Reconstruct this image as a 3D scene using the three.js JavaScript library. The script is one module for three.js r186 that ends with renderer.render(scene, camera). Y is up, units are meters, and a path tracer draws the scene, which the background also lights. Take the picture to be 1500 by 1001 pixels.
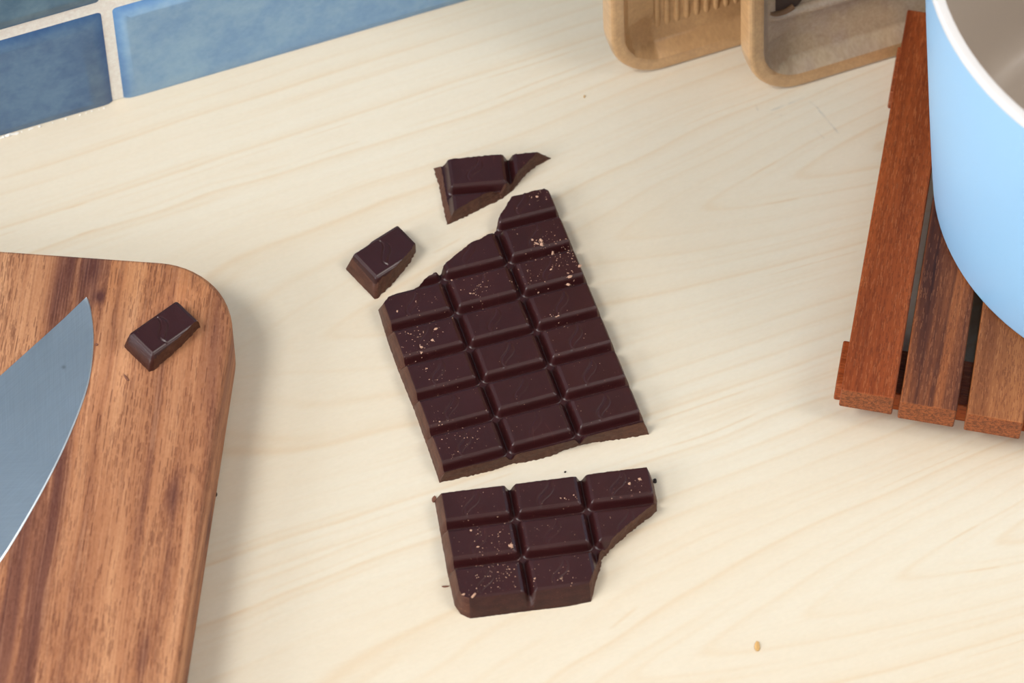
import * as THREE from 'three';
import { RectAreaLightUniformsLib } from 'three/addons/lights/RectAreaLightUniformsLib.js';
import { RoundedBoxGeometry } from 'three/addons/geometries/RoundedBoxGeometry.js';
import { mergeGeometries, mergeVertices, toCreasedNormals } from 'three/addons/utils/BufferGeometryUtils.js';

// ------------------------------------------------------------------ camera, light, exposure
// x runs along the tiled wall, z out of it (wall face z = 0), worktop surface at y = TOP.  Units: metres (mm * MM).
const MM = 0.001, TOP = 0.9;
const scene = new THREE.Scene();
scene.background = new THREE.Color(0x000000);
const camera = new THREE.PerspectiveCamera(11.4207, 1500 / 1001, 0.05, 20);
camera.position.set(-0.263948, TOP + 1.001863, 0.801123);
{
  const fwd = new THREE.Vector3(0.21613065, -0.8203647, -0.52942356).normalize();
  const right = new THREE.Vector3(0.93139485, 0.01056659, 0.36385709).normalize();
  const up = new THREE.Vector3().crossVectors(right, fwd).normalize();
  camera.quaternion.setFromRotationMatrix(new THREE.Matrix4().makeBasis(right, up, fwd.clone().negate()));
}
camera.focus = 1.205;
camera.userData.fStop = 11;
scene.add(camera);

const renderer = new THREE.WebGLRenderer({ antialias: true });
renderer.toneMapping = THREE.LinearToneMapping;
renderer.toneMappingExposure = 0.318;
renderer.shadowMap.enabled = true;
RectAreaLightUniformsLib.init();

const KEY = { at: [-1.15, 2.44, 0.36], w: 0.66, h: 0.56, power: 56, color: 0xfffcf6 };  // ceiling panel out of view, placed to light the worktop from the left
const FILL = { at: [1.15, 2.44, 0.95], w: 0.9, h: 0.9, power: 23, color: 0xfffbf6 };  // added panel out of view, lightens shadows from the right
const UNSEEN_WINDOW = { at: [-2.085, 1.78, 0.6], w: 1.1, h: 1.1, power: 24, color: 0xf6f9ff };  // unseen window, placed to light left faces, tray rims and pot

// ------------------------------------------------------------------ helpers
function mulberry(seed) {
  return () => { seed |= 0; seed = (seed + 0x6d2b79f5) | 0; let t = Math.imul(seed ^ (seed >>> 15), 1 | seed); t = (t + Math.imul(t ^ (t >>> 7), 61 | t)) ^ t; return ((t ^ (t >>> 14)) >>> 0) / 4294967296; };
}
const rnd = mulberry(20240);
const PERM = new Float32Array(65536);
{ const r = mulberry(77); for (let i = 0; i < 65536; i++) PERM[i] = r(); }
const h2 = (x, y) => PERM[((x * 1619 + y * 31337) ^ (x * 7 + (y << 5))) & 65535];
function noise(x, y) {
  const xi = Math.floor(x), yi = Math.floor(y); let fx = x - xi, fy = y - yi;
  fx = fx * fx * (3 - 2 * fx); fy = fy * fy * (3 - 2 * fy);
  const a = h2(xi, yi), b = h2(xi + 1, yi), c = h2(xi, yi + 1), d = h2(xi + 1, yi + 1);
  return a + (b - a) * fx + (c - a) * fy + (a - b - c + d) * fx * fy;
}
function fbm(x, y, o = 4) { let s = 0, a = 0.5, n = 0; for (let i = 0; i < o; i++) { s += a * noise(x, y); n += a; a *= 0.5; x = x * 2.03 + 17.3; y = y * 2.03 + 9.1; } return s / n; }
// short dashes along y: columns w wide, dashes l long, a share p of them there
function dash(x, y, w, l, p, s) {
  const k = Math.floor(x / w), fx = x / w - k - 0.5, t = y / (l * (0.6 + 0.9 * h2(k, s))) + 37 * h2(k, s + 3), j = Math.floor(t), ft = t - j;
  if (h2(k * 3 + s, j * 5 + 1) > p) return 0;
  return Math.exp(-fx * fx / 0.09) * sstep(0, 0.15, ft) * (1 - sstep(0.75, 1, ft)) * (0.5 + 0.5 * h2(k + 7, j));
}
const clamp = (x, a = 0, b = 1) => Math.min(b, Math.max(a, x));
const sstep = (a, b, x) => { const t = clamp((x - a) / (b - a)); return t * t * (3 - 2 * t); };
const mix = (a, b, t) => a + (b - a) * t;
const mix3 = (a, b, t) => [mix(a[0], b[0], t), mix(a[1], b[1], t), mix(a[2], b[2], t)];

// texture whose pixel (x, y) is asked for in millimetres; colours as sRGB 0..255
function colorTex(w, h, wmm, hmm, fn, wrap = THREE.MirroredRepeatWrapping) {
  const d = new Uint8Array(w * h * 4);
  for (let j = 0; j < h; j++) for (let i = 0; i < w; i++) {
    const c = fn((i + 0.5) / w * wmm, (j + 0.5) / h * hmm), k = (j * w + i) * 4;
    d[k] = clamp(c[0], 0, 255); d[k + 1] = clamp(c[1], 0, 255); d[k + 2] = clamp(c[2], 0, 255); d[k + 3] = 255;
  }
  const t = new THREE.DataTexture(d, w, h, THREE.RGBAFormat);
  t.colorSpace = THREE.SRGBColorSpace; t.magFilter = THREE.LinearFilter; t.minFilter = THREE.LinearMipmapLinearFilter; t.generateMipmaps = true;
  t.wrapS = t.wrapT = wrap; t.needsUpdate = true;
  t.repeat.set(1000 / wmm, 1000 / hmm);           // uv in metres
  return t;
}
function grayTex(w, h, wmm, hmm, fn, wrap = THREE.MirroredRepeatWrapping) {
  const t = colorTex(w, h, wmm, hmm, (x, y) => { const v = 255 * fn(x, y); return [v, v, v]; }, wrap);
  t.colorSpace = THREE.NoColorSpace; return t;
}
const used = new Map();
function numbered(n) { const k = used.get(n) || 0; used.set(n, k + 1); return k ? `${n}_${String(k).padStart(3, '0')}` : n; }
function shade(o) { o.traverse((m) => { if (m.isMesh) { m.castShadow = true; m.receiveShadow = true; } }); return o; }
function mesh(name, geo, mat, parent) { const m = new THREE.Mesh(geo, mat); m.name = name; m.castShadow = m.receiveShadow = true; parent.add(m); return m; }
function thing(name, label, category, pos = [0, 0, 0], turn = 0, group) {
  const g = new THREE.Group(); g.name = numbered(name); g.position.set(...pos); g.rotation.y = turn;
  g.userData = { label, category }; if (group) g.userData.group = group;
  scene.add(g); return g;
}
function structure(name, geo, mat) { const m = mesh(name, geo, mat, scene); m.userData.kind = 'structure'; return m; }
function box(w, h, d, x, y, z) { return new THREE.BoxGeometry(w, h, d).translate(x, y, z); }
const lin = (r, g, b) => new THREE.Color().setRGB(r / 255, g / 255, b / 255, THREE.SRGBColorSpace);

// indexed geometry from stacked closed loops of equal length (arrays of [x,y,z]); caps optional
function loft(loops, { capStart, capEnd, crease = 0.7, uv } = {}) {
  const n = loops[0].length, pos = [], idx = [];
  for (const l of loops) for (const p of l) pos.push(...p);
  for (let k = 0; k + 1 < loops.length; k++) for (let i = 0; i < n; i++) {
    const a = k * n + i, b = k * n + (i + 1) % n, c = a + n, d = b + n;
    idx.push(a, b, d, a, d, c);
  }
  const cap = (k, flip) => {
    const c = [0, 0, 0]; for (const p of loops[k]) for (let q = 0; q < 3; q++) c[q] += p[q] / n;
    const ci = pos.length / 3; pos.push(...c);
    for (let i = 0; i < n; i++) { const a = k * n + i, b = k * n + (i + 1) % n; flip ? idx.push(ci, b, a) : idx.push(ci, a, b); }
  };
  if (capStart) cap(0, true); if (capEnd) cap(loops.length - 1, false);
  let g = new THREE.BufferGeometry();
  g.setAttribute('position', new THREE.Float32BufferAttribute(pos, 3)); g.setIndex(idx);
  g = toCreasedNormals(g, crease);
  if (uv) setUV(g, uv); else setUV(g, (x, y, z) => [x, z]);
  return g;
}
function setUV(g, fn) {
  const p = g.attributes.position, nn = g.attributes.normal, u = new Float32Array(p.count * 2);
  for (let i = 0; i < p.count; i++) { const q = fn(p.getX(i), p.getY(i), p.getZ(i), nn ? nn.getX(i) : 0, nn ? nn.getY(i) : 0, nn ? nn.getZ(i) : 0); u[2 * i] = q[0]; u[2 * i + 1] = q[1]; }
  g.setAttribute('uv', new THREE.BufferAttribute(u, 2)); return g;
}
// rounded rectangle outline, counter-clockwise, from (0,0) to (w,h), inset i; 4*(m+1) points
function rrect(w, h, r, i, m = 10) {
  const out = [], rr = Math.max(r - i, Math.min(3, r)), o = i + rr;
  for (const [cx, cy, a0] of [[o, o, Math.PI], [w - o, o, 1.5 * Math.PI], [w - o, h - o, 0], [o, h - o, 0.5 * Math.PI]])
    for (let k = 0; k <= m; k++) { const a = a0 + k / m * Math.PI / 2; out.push([cx + rr * Math.cos(a), cy + rr * Math.sin(a)]); }
  return out;
}
// keeps the part of a triangle soup where f(x,z) >= 0
function clipSoup(g, f) {
  const src = g.index ? g.toNonIndexed() : g, names = Object.keys(src.attributes), out = {}; for (const n of names) out[n] = [];
  const P = src.attributes.position, val = (i) => f(P.getX(i), P.getY(i), P.getZ(i));
  const get = (n, i) => { const a = src.attributes[n], r = []; for (let k = 0; k < a.itemSize; k++) r.push(a.array[i * a.itemSize + k]); return r; };
  for (let t = 0; t < P.count; t += 3) {
    const poly = [];
    for (let k = 0; k < 3; k++) {
      const i = t + k, j = t + (k + 1) % 3, a = val(i), b = val(j);
      if (a >= 0) poly.push([i, i, 0]);
      if ((a >= 0) !== (b >= 0)) poly.push([i, j, a / (a - b)]);
    }
    for (let k = 1; k + 1 < poly.length; k++) for (const v of [poly[0], poly[k], poly[k + 1]]) for (const n of names) {
      const A = get(n, v[0]), B = get(n, v[1]); for (let q = 0; q < A.length; q++) out[n].push(mix(A[q], B[q], v[2]));
    }
  }
  const r = new THREE.BufferGeometry();
  for (const n of names) r.setAttribute(n, new THREE.Float32BufferAttribute(out[n], src.attributes[n].itemSize));
  return r;
}

// ------------------------------------------------------------------ materials
const SCUFFS = [[129.5, 90.8, 143.5, 89.5, 0.8], [146.3, 97.2, 148.5, 109.6, 1], [144.6, 91.7, 146.5, 96.6, 0.8], [133.2, 95.1, 128.5, 91.9, 0.4], [125.1, 86.7, 124.8, 88.7, 1], [141.3, 105.1, 143.4, 114.6, 0.5]];
const mapleMap = colorTex(2048, 2048, 800, 800, (x, y) => {
  // X along the wall from -300, Z out of it from -50 (mm); growth rings cut into long V-shaped cathedrals
  const X = x - 300, Z = y - 50;
  const wob = 6 * (fbm(X / 120, Z / 60 + 3, 3) - 0.5) + 1.5 * (noise(X / 26 + 9, Z / 12) - 0.5);
  let F = 1e9;
  for (const [zc, x0, k] of [[126, 57, 0.21], [296, 60, 0.2], [-40, -300, 0.03], [520, -200, 0.05]]) {
    const dz = Z + 0.03 * X - zc - 0.35 * wob, q = dz / 42;
    F = Math.min(F, Math.sqrt(dz * dz + 14) - k * (X - x0) * Math.exp(-q * q) + wob);
  }
  const f1 = F / 7.8 + 60, k = Math.floor(f1), fr = f1 - k, st = 0.25 + 0.75 * h2(k, 5), pt = 0.25 + 0.75 * sstep(0.3, 0.7, noise(X / 90 + k * 7.7, k * 3.1));
  const lineL = Math.exp(-Math.pow((fr - 0.8) / 0.09, 2));
  const late = sstep(0.15, 0.78, fr) * (1 - sstep(0.8, 0.95, fr));
  const f2 = F / 2.9 + 140, k2 = Math.floor(f2), fr2 = f2 - k2;
  const fine = Math.exp(-Math.pow((fr2 - 0.5) / 0.2, 2)) * h2(k2, 11) * sstep(0.5, 0.8, noise(X / 38 + k2 * 5.1, k2 * 1.7));
  const dark = Math.exp(-Math.pow((fr2 - 0.5) / 0.12, 2)) * (h2(k2, 19) > 0.8 ? 1 : 0) * sstep(0.72, 0.86, noise(X / 22 + k2 * 9.3, k2 * 2.7));
  const band = fbm(X / 220 + 4, Z / 42, 3) - 0.5, grain = noise(X / 7, Z / 0.7) - 0.5, speck = noise(X / 1.3, Z / 0.5) - 0.5;
  let scuff = 0;                                    // faint grey knife scuffs
  if (X > 90 && X < 170 && Z > 60 && Z < 110) for (const [ax, az, bx, bz, k] of SCUFFS) { const dx = bx - ax, dz = bz - az, q = clamp(((X - ax) * dx + (Z - az) * dz) / (dx * dx + dz * dz)); const d = Math.hypot(X - ax - q * dx, Z - az - q * dz) + 0.4 * (noise(X, Z) - 0.5); scuff = Math.max(scuff, k * Math.exp(-d * d / 0.12) * noise(X / 2 + 5, Z / 2)); }
  const a = 0.26 * late * st * pt + 0.42 * lineL * st * pt + 0.34 * fine + 0.55 * dark + 0.5 * band + 0.12 * grain;
  return [220 - 6 * a + 3 * speck - 28 * scuff, 209 - 17 * a + 3 * speck - 24 * scuff, 189 - 27 * a + 3 * speck - 16 * scuff];
});
mapleMap.offset.set(300 / 800, 50 / 800);
const maple = new THREE.MeshPhysicalMaterial({ map: mapleMap, roughness: 0.5, specularIntensity: 0.5 });

// walnut board: x = distance in from the right edge, y = distance down from the top edge
const SEAM = 45.8;
const walnutMap = colorTex(1400, 2048, 262, 383, (x, y) => {
  const st = Math.floor(x / SEAM), o = st * 31.7;
  const wob = 3.2 * (fbm(y / 90 + o, x / 40, 3) - 0.5) + 1.2 * (noise(y / 22 + o, x / 7) - 0.5);
  const X = x + wob + 0.03 * y;
  const band = fbm(X / 7.5 + o, y / 220 + o, 4), band2 = noise(X / 2.1 + o, y / 150);
  const ring = Math.exp(-Math.pow(((X / 9.3 + o) % 1 + 1) % 1 - 0.5, 2) / 0.02) * noise(y / 80 + o, Math.floor(X / 9.3 + o));
  let t = st === 0 ? 0.4 + 1.15 * (band - 0.5) + 0.3 * (band2 - 0.5) + 0.3 * ring : st === 1 ? 0.70 + 1.7 * (band - 0.5) + 0.35 * (band2 - 0.5) + 0.25 * ring : 0.55 + 1.1 * (band - 0.5) + 0.2 * ring;
  const spot = (sx, sy, rx, ry, a) => a * Math.exp(-Math.pow((x - sx) / rx, 2) - Math.pow((y - sy) / ry, 2));
  t += spot(11.6, 97.6, 2.6, 9, 0.55) + spot(12.2, 160, 2.6, 12, 0.55) + spot(47.8, 17.8, 2.2, 3, 0.75) + spot(52, 6, 6, 8, 0.3) + spot(22, 112, 5, 30, 0.16) + spot(9, 128, 5, 18, 0.2) - spot(62, 40, 9, 14, 0.35) - spot(33, 60, 8, 30, 0.12);
  t = clamp(t, -0.15, 1.25);
  let c = t < 0.5 ? mix3([206, 152, 112], [170, 115, 82], t / 0.5) : mix3([170, 115, 82], [116, 74, 60], (t - 0.5) / 0.5);
  if (st === 0) c = mix3(c, [196, 128, 78], 0.3 * sstep(34, 8, y));
  // open pores: short dark dashes along the grain
  const dens = sstep(0.25, 0.7, noise(X / 4.1, y / 40 + o)), xp = x + 0.03 * y + 0.5 * wob;
  const pd = Math.max(0.75 * dash(xp, y, 0.5, 6, 0.06 + 0.3 * dens, 3), 0.5 * dash(xp + 0.2, y, 0.34, 3.6, 0.08 + 0.3 * dens, 8)) + 0.16 * sstep(0.55, 0.8, noise(xp / 0.42 + 11, y / 30));
  c = mix3(c, [88, 50, 38], pd);
  c = mix3(c, [226, 176, 136], 0.2 * sstep(0.6, 0.85, noise(xp / 0.5 + 40, y / 24)));
  const sp = 10 * (noise(x / 0.5, y / 0.9) - 0.5); return [c[0] + sp, c[1] + sp, c[2] + sp];
});
const walnut = new THREE.MeshPhysicalMaterial({ map: walnutMap, roughness: 0.6, specularIntensity: 0.4 });

// trivet hardwood: four bands of 30 mm, each another board; the fifth band is end grain
const hardMap = colorTex(2048, 1700, 180, 150, (x, y) => {
  const b = Math.floor(y / 30), v = y - b * 30, o = b * 53.1;
  if (b === 4) {
    const n = fbm(x / 0.8 + 3, v / 0.5, 3), n2 = noise(x / 0.28, v / 0.2);
    return mix3([150, 84, 46], [86, 44, 26], 0.8 * sstep(0.36, 0.72, 0.6 * n + 0.4 * n2));
  }
  const wob = 1.8 * (fbm(x / 50 + o, v / 12, 3) - 0.5);
  const V = v + wob + 0.012 * x, band = fbm(V / (b === 1 ? 4.5 : 6) + o, x / 110 + o, 4), st = noise(V / 0.9 + o, x / 60);
  const pal = [[[162, 80, 36], [98, 38, 13]], [[160, 92, 50], [50, 24, 20]], [[176, 112, 66], [116, 64, 34]], [[158, 84, 46], [98, 44, 24]]][b];
  let t = 0.42 + (b === 1 ? 1.7 : 1.05) * (band - 0.5) + 0.34 * (st - 0.5);
  if (b === 1) t += 0.5 * Math.exp(-Math.pow((v - 6 - 0.02 * x) / 3.5, 2)) * noise(x / 30, 3) + 0.35 * Math.exp(-Math.pow((v - 16) / 2, 2)) * noise(x / 22, 8);
  let c = mix3(pal[0], pal[1], clamp(t, -0.1, 1.2));
  const vp = v + 0.4 * wob, pl = dash(vp, x, 0.34, 3.2, 0.22, 5), pd = dash(vp + 0.13, x, 0.3, 2.4, 0.34, 9);
  c = mix3(c, [206, 140, 94], 0.5 * pl); c = mix3(c, [70, 28, 12], 0.55 * pd);
  return c;
}, THREE.RepeatWrapping);
const hardwood = new THREE.MeshPhysicalMaterial({ map: hardMap, roughness: 0.5, specularIntensity: 0.5 });

// chocolate
const chocBump = grayTex(512, 512, 40, 40, (x, y) => 0.6 * fbm(x / 2.4, y / 2.4, 4) + 0.25 * noise(x / 0.4, y / 0.4) + 0.15 * noise(x / 8, y / 0.25));
const chocMap = colorTex(1024, 1024, 90, 90, (x, y) => {
  const n = fbm(x / 9, y / 9, 4) - 0.5, s = noise(x / 0.42, y / 0.42), cl = noise(x / 7 + 4, y / 7);
  const bl = sstep(0.9, 0.97, s) * sstep(0.5, 0.8, cl) * 0.45;
  const scr = sstep(0.93, 0.98, noise(x / 0.25 + y / 1.4, y / 9)) * sstep(0.6, 0.8, noise(x / 5, y / 5 + 30)) * 0.2;
  return mix3([51 + 9 * n, 20 + 5 * n, 21 + 5 * n], [168, 130, 112], bl + scr);
});
const chocTop = new THREE.MeshPhysicalMaterial({ map: chocMap, roughness: 0.33, ior: 1.54, specularIntensity: 0.85, bumpMap: chocBump, bumpScale: 0.00004 });
const breakMap = colorTex(512, 512, 40, 40, (x, y) => {
  const n = fbm(x / 1.1, y / 0.8, 4), s = noise(x / 0.3, y / 0.26), g = noise(x / 0.16, y / 0.15);
  return mix3(mix3([78, 50, 40], [96, 64, 50], 0.6 * sstep(0.3, 0.7, n) + 0.4 * g), [150, 110, 88], 0.4 * sstep(0.86, 0.97, s));
});
const chocBreak = new THREE.MeshPhysicalMaterial({ map: breakMap, roughness: 0.6, specularIntensity: 0.4, bumpMap: chocBump, bumpScale: 0.0002 });
const sideMap = colorTex(512, 512, 40, 40, (x, y) => {
  const n = fbm(x / 3, y / 1.2, 4), s = noise(x / 0.34, y / 0.3);
  return mix3(mix3([74, 45, 36], [88, 56, 44], sstep(0.3, 0.7, n)), [176, 128, 98], 0.5 * sstep(0.88, 0.97, s));
});
const chocSmooth = new THREE.MeshPhysicalMaterial({ map: sideMap, color: lin(178, 150, 156), roughness: 0.42, specularIntensity: 0.8, bumpMap: chocBump, bumpScale: 0.00015 });
const chocSide = new THREE.MeshPhysicalMaterial({ map: sideMap, roughness: 0.45, specularIntensity: 0.5, bumpMap: chocBump, bumpScale: 0.0001 });
const crumbMat = new THREE.MeshStandardMaterial({ color: lin(190, 150, 126), roughness: 0.8 });
const crumbDark = new THREE.MeshStandardMaterial({ color: lin(120, 76, 58), roughness: 0.75 });

// wall
function tileMap(seed, a, b) {
  return colorTex(512, 256, 200, 65, (x, y) => {
    const n = 0.6 * fbm(x / 24 + seed, y / 20 + seed, 4) + 0.4 * fbm(x / 4 + seed, y / 4, 3), m = noise(x / 1.5 + seed, y / 1.5), s = noise(x / 0.7, y / 0.7 + seed);
    let c = mix3(a, b, sstep(0.3, 0.72, n)); c = mix3(c, [c[0] + 14, c[1] + 12, c[2] + 8], 0.5 * (m - 0.4) + 0.4 * (s - 0.5));
    return c;
  });
}
const tileMats = [tileMap(3, [78, 107, 143], [98, 128, 159]), tileMap(17, [122, 157, 192], [140, 172, 198]), tileMap(29, [78, 108, 132], [102, 132, 152])]
  .map((map) => new THREE.MeshPhysicalMaterial({ map, vertexColors: true, roughness: 0.32, specularIntensity: 0.5 }));
const groutMap = colorTex(512, 512, 120, 120, (x, y) => { const n = fbm(x / 1.2, y / 1.2, 3) - 0.5, s = noise(x / 0.4, y / 0.4) - 0.5; return [240 + 14 * n + 8 * s, 236 + 22 * n + 8 * s, 228 + 24 * n + 8 * s]; });
const grout = new THREE.MeshStandardMaterial({ map: groutMap, roughness: 0.95 });
const ceilPaint = new THREE.MeshStandardMaterial({ color: lin(205, 203, 200), roughness: 0.95 });  // surfaces out of view, greyed to cut haze on the chocolate
const paint = new THREE.MeshStandardMaterial({ color: lin(236, 233, 228), roughness: 0.9 });
const floorMat = new THREE.MeshStandardMaterial({ color: lin(150, 150, 152), roughness: 0.8 });

// pot, trays, steel
const potBlue = new THREE.MeshPhysicalMaterial({ color: lin(152, 199, 238), roughness: 0.36, specularIntensity: 0.6 });
const potRim = new THREE.MeshPhysicalMaterial({ color: lin(226, 224, 224), roughness: 0.4 });
const potIn = new THREE.MeshPhysicalMaterial({ color: lin(186, 174, 162), roughness: 0.4 });
const trayMap = (a, b) => colorTex(512, 512, 120, 120, (x, y) => { const n = fbm(x / 14, y / 14, 4), s = noise(x / 0.6, y / 0.6), m = noise(x / 1.6, y / 1.6 + 5); return mix3(mix3(a, b, sstep(0.3, 0.7, n)), [110, 80, 52], 0.16 * (s - 0.3) + 0.1 * (m - 0.4)); });
const trayGold = new THREE.MeshPhysicalMaterial({ map: trayMap([190, 150, 106], [200, 160, 114]), roughness: 0.3, specularIntensity: 1, metalness: 0.15 });
const trayRim = new THREE.MeshPhysicalMaterial({ map: trayGold.map, roughness: 0.34, specularIntensity: 1, metalness: 0.1, clearcoat: 0.7, clearcoatRoughness: 0.22 });
const trayWorn = new THREE.MeshPhysicalMaterial({ map: trayMap([192, 168, 138], [184, 162, 142]), roughness: 0.4, specularIntensity: 0.6, metalness: 0.15 });
const darkBrown = new THREE.MeshStandardMaterial({ color: lin(64, 44, 34), roughness: 0.7 });  // dark brown of the patch inside the second tray
const rust = new THREE.MeshStandardMaterial({ color: lin(128, 92, 62), roughness: 0.7 });
const scratch = grayTex(1024, 1024, 60, 60, (x, y) => 0.55 * noise(x / 6, y / 0.16) + 0.3 * noise(x / 14, y / 0.4 + 60) + 0.15 * noise((x + y) / 9, (x - y) / 0.3));
const steelMap = colorTex(1024, 1024, 60, 60, (x, y) => { const v = 7 * (noise(x / 9, y / 0.18) - 0.5) + 8 * (noise((x + y) / 12, (x - y) / 0.2) - 0.5) + 10 * (fbm(x / 12, y / 12, 3) - 0.5) - 40 * Math.exp(-((x - 26.5) ** 2 + (y - 14) ** 2) / 0.5); return [206 + v, 216 + v, 224 + v]; });
const steel = new THREE.MeshPhysicalMaterial({ map: steelMap, metalness: 1, roughness: 0.36, bumpMap: scratch, bumpScale: 0.00002 });
const handleMat = new THREE.MeshStandardMaterial({ color: lin(34, 32, 32), roughness: 0.5 });

// ------------------------------------------------------------------ the room
const RX0 = -2.1, RX1 = 2.1, RZ1 = 3.0, RH = 2.5;
structure('floor', box(RX1 - RX0, 0.1, RZ1 + 0.2, 0, -0.05, RZ1 / 2), floorMat);
structure('ceiling', box(RX1 - RX0, 0.1, RZ1 + 0.2, 0, RH + 0.05, RZ1 / 2), ceilPaint);
structure('wall_left', box(0.1, RH, RZ1 + 0.2, RX0 - 0.05, RH / 2, RZ1 / 2), paint);
structure('wall_right', box(0.1, RH, RZ1 + 0.2, RX1 + 0.05, RH / 2, RZ1 / 2), paint);
structure('wall_front', box(RX1 - RX0, RH, 0.1, 0, RH / 2, RZ1 + 0.05), paint);
const wallBack = structure('wall_back', box(RX1 - RX0, RH, 0.1, 0, RH / 2, -0.058), ceilPaint);
{
  // tile bed with its white joints, then each tile on it; bottom course is cut to 51 mm
  const TW = 199.0, JT = 0.9, TH = 68.4, x0 = -97.3, cols = [-4, -3, -2, -1, 0, 1, 2, 3], rowsN = 12;  // upper courses out of view, set high to darken reflections in the chocolate
  const gx0 = (x0 - 4 * (TW + JT) - JT) * MM, gx1 = (x0 + 4 * (TW + JT)) * MM, gh = (51.3 + (rowsN - 1) * (TH + 1.6) + 4) * MM;
  const gg = new THREE.PlaneGeometry(gx1 - gx0, gh, 10, 10).translate((gx0 + gx1) / 2, TOP + gh / 2, 0);
  const bed = new THREE.BoxGeometry(gx1 - gx0, gh, 0.0068).translate((gx0 + gx1) / 2, TOP + gh / 2, -0.0050);
  setUV(bed, (x, y) => [x, y]);
  mesh('grout', bed, grout, wallBack);
  const make = (w, h) => {
    const prof = [[0, -7], [0, -3.6], [0.4, -2.8], [1.1, -2.05], [2.1, -1.3], [3.4, -0.66], [5, -0.2], [6.6, -0.03], [8, 0], [11, 0]];
    const loops = prof.map(([i, z]) => rrect(w, h, 1.6, i, 4).map(([a, b]) => [a * MM, b * MM, z * MM]));
    const g = loft(loops, { capEnd: true, crease: 0.9, uv: (x, y) => [x, y] });
    const p = g.attributes.position, col = new Float32Array(p.count * 3);
    for (let i = 0; i < p.count; i++) {
      const X = p.getX(i) / MM, Y = p.getY(i) / MM, e = Math.min(X, w - X, Y, h - Y), t = sstep(1.5, 6, e);   // glaze pools bluer on the rounded rim
      col[3 * i] = mix(0.5, 1, t); col[3 * i + 1] = mix(0.68, 1, t); col[3 * i + 2] = mix(0.92, 1, t);
    }
    g.setAttribute('color', new THREE.BufferAttribute(col, 3)); return g;
  };
  const low = make(TW, 57.0), full = make(TW, TH);
  for (let r = 0; r < rowsN; r++) for (const c of cols) {
    const k = r === 0 ? (c === -1 ? 0 : 1) : r === 1 && c === -1 ? 2 : Math.floor(h2(c + 9, r) * 3);
    const t = mesh('tile', r ? full : low, tileMats[k], wallBack);
    t.position.set((x0 + c * (TW + JT)) * MM, TOP + (r ? 55.2 + (r - 1) * (TH + 1.6) : -4.1) * MM, 0);
  }
}
function panel(name, L, label) {
  const t = thing(name, label, 'light', [L.at[0], L.at[1], L.at[2]]);
  const fr = [box(L.w + 0.06, 0.05, 0.03, 0, 0.03, L.h / 2 + 0.015), box(L.w + 0.06, 0.05, 0.03, 0, 0.03, -L.h / 2 - 0.015), box(0.03, 0.05, L.h, L.w / 2 + 0.015, 0.03, 0), box(0.03, 0.05, L.h, -L.w / 2 - 0.015, 0.03, 0)];
  mesh('frame', mergeGeometries(fr), paint, t);
  mesh('diffuser', box(L.w, 0.01, L.h, 0, 0.025, 0), new THREE.MeshStandardMaterial({ color: 0xffffff, emissive: L.color, emissiveIntensity: 2 }), t);
  const l = new THREE.RectAreaLight(L.color, L.power, L.w, L.h);
  l.position.set(L.at[0], L.at[1] + 0.005, L.at[2]); l.lookAt(L.at[0], 0, L.at[2] + 1e-4); scene.add(l);
}
{ // window out of view, placed to light left-facing sides
  const D = UNSEEN_WINDOW, [x, y, z] = D.at, w = structure('unseen_window_1', box(0.006, D.h, D.w, x - 0.008, y, z), new THREE.MeshStandardMaterial({ color: 0xffffff, emissive: D.color, emissiveIntensity: 2 }));
  const fr = [box(0.05, 0.06, D.w + 0.12, x + 0.005, y + D.h / 2 + 0.03, z), box(0.05, 0.06, D.w + 0.12, x + 0.005, y - D.h / 2 - 0.03, z), box(0.05, D.h, 0.06, x + 0.005, y, z - D.w / 2 - 0.03), box(0.05, D.h, 0.06, x + 0.005, y, z + D.w / 2 + 0.03)];
  mesh('unseen_window_frame', mergeGeometries(fr), paint, w);
  const l = new THREE.RectAreaLight(D.color, D.power, D.w, D.h); l.position.set(x, y, z); l.lookAt(0, y, z); scene.add(l);
}
panel('unseen_ceiling_light', KEY, 'unseen square white ceiling panel placed to light the worktop from the left');
panel('unseen_ceiling_light', FILL, 'added wide white ceiling panel out of view, lightens the shadows from the right');

// ------------------------------------------------------------------ worktop
{
  const g = new RoundedBoxGeometry(4.18, 0.04, 0.642, 2, 0.0003).translate(0, TOP - 0.02, 0.3193);
  setUV(g, (x, y, z) => [x, z]);
  const t = mesh('worktop', g, maple, scene);
  t.userData = { label: 'pale maple-grain laminate worktop running along the blue tiled wall', category: 'worktop' };
}

// ------------------------------------------------------------------ chocolate
const LEAF = [[-3.4, 5.2], [-4.0, 3.2], [-3.3, 1.2], [-1.4, -0.6], [0.2, -2.2], [1.0, -4.0], [0.6, -5.4]];   // stem curve, v down
const LEAF2 = [[0.6, -5.4], [2.2, -3.6], [2.4, -1.2], [1.0, 1.0], [-1.2, 2.6], [-2.6, 4.0]];
const smoothLine = (pts, n = 30) => new THREE.CatmullRomCurve3(pts.map(([x, y]) => new THREE.Vector3(x, y, 0))).getPoints(n);
const LC = smoothLine(LEAF), LC2 = smoothLine(LEAF2), LPOLY = [...LC, ...LC2].map((p) => [p.x, p.y]);
function distLine(x, y, L) {
  let m = 1e9;
  for (let i = 0; i + 1 < L.length; i++) { const ax = L[i].x, ay = L[i].y, dx = L[i + 1].x - ax, dy = L[i + 1].y - ay, t = clamp(((x - ax) * dx + (y - ay) * dy) / (dx * dx + dy * dy)); m = Math.min(m, (x - ax - t * dx) ** 2 + (y - ay - t * dy) ** 2); }
  return Math.sqrt(m);
}
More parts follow.
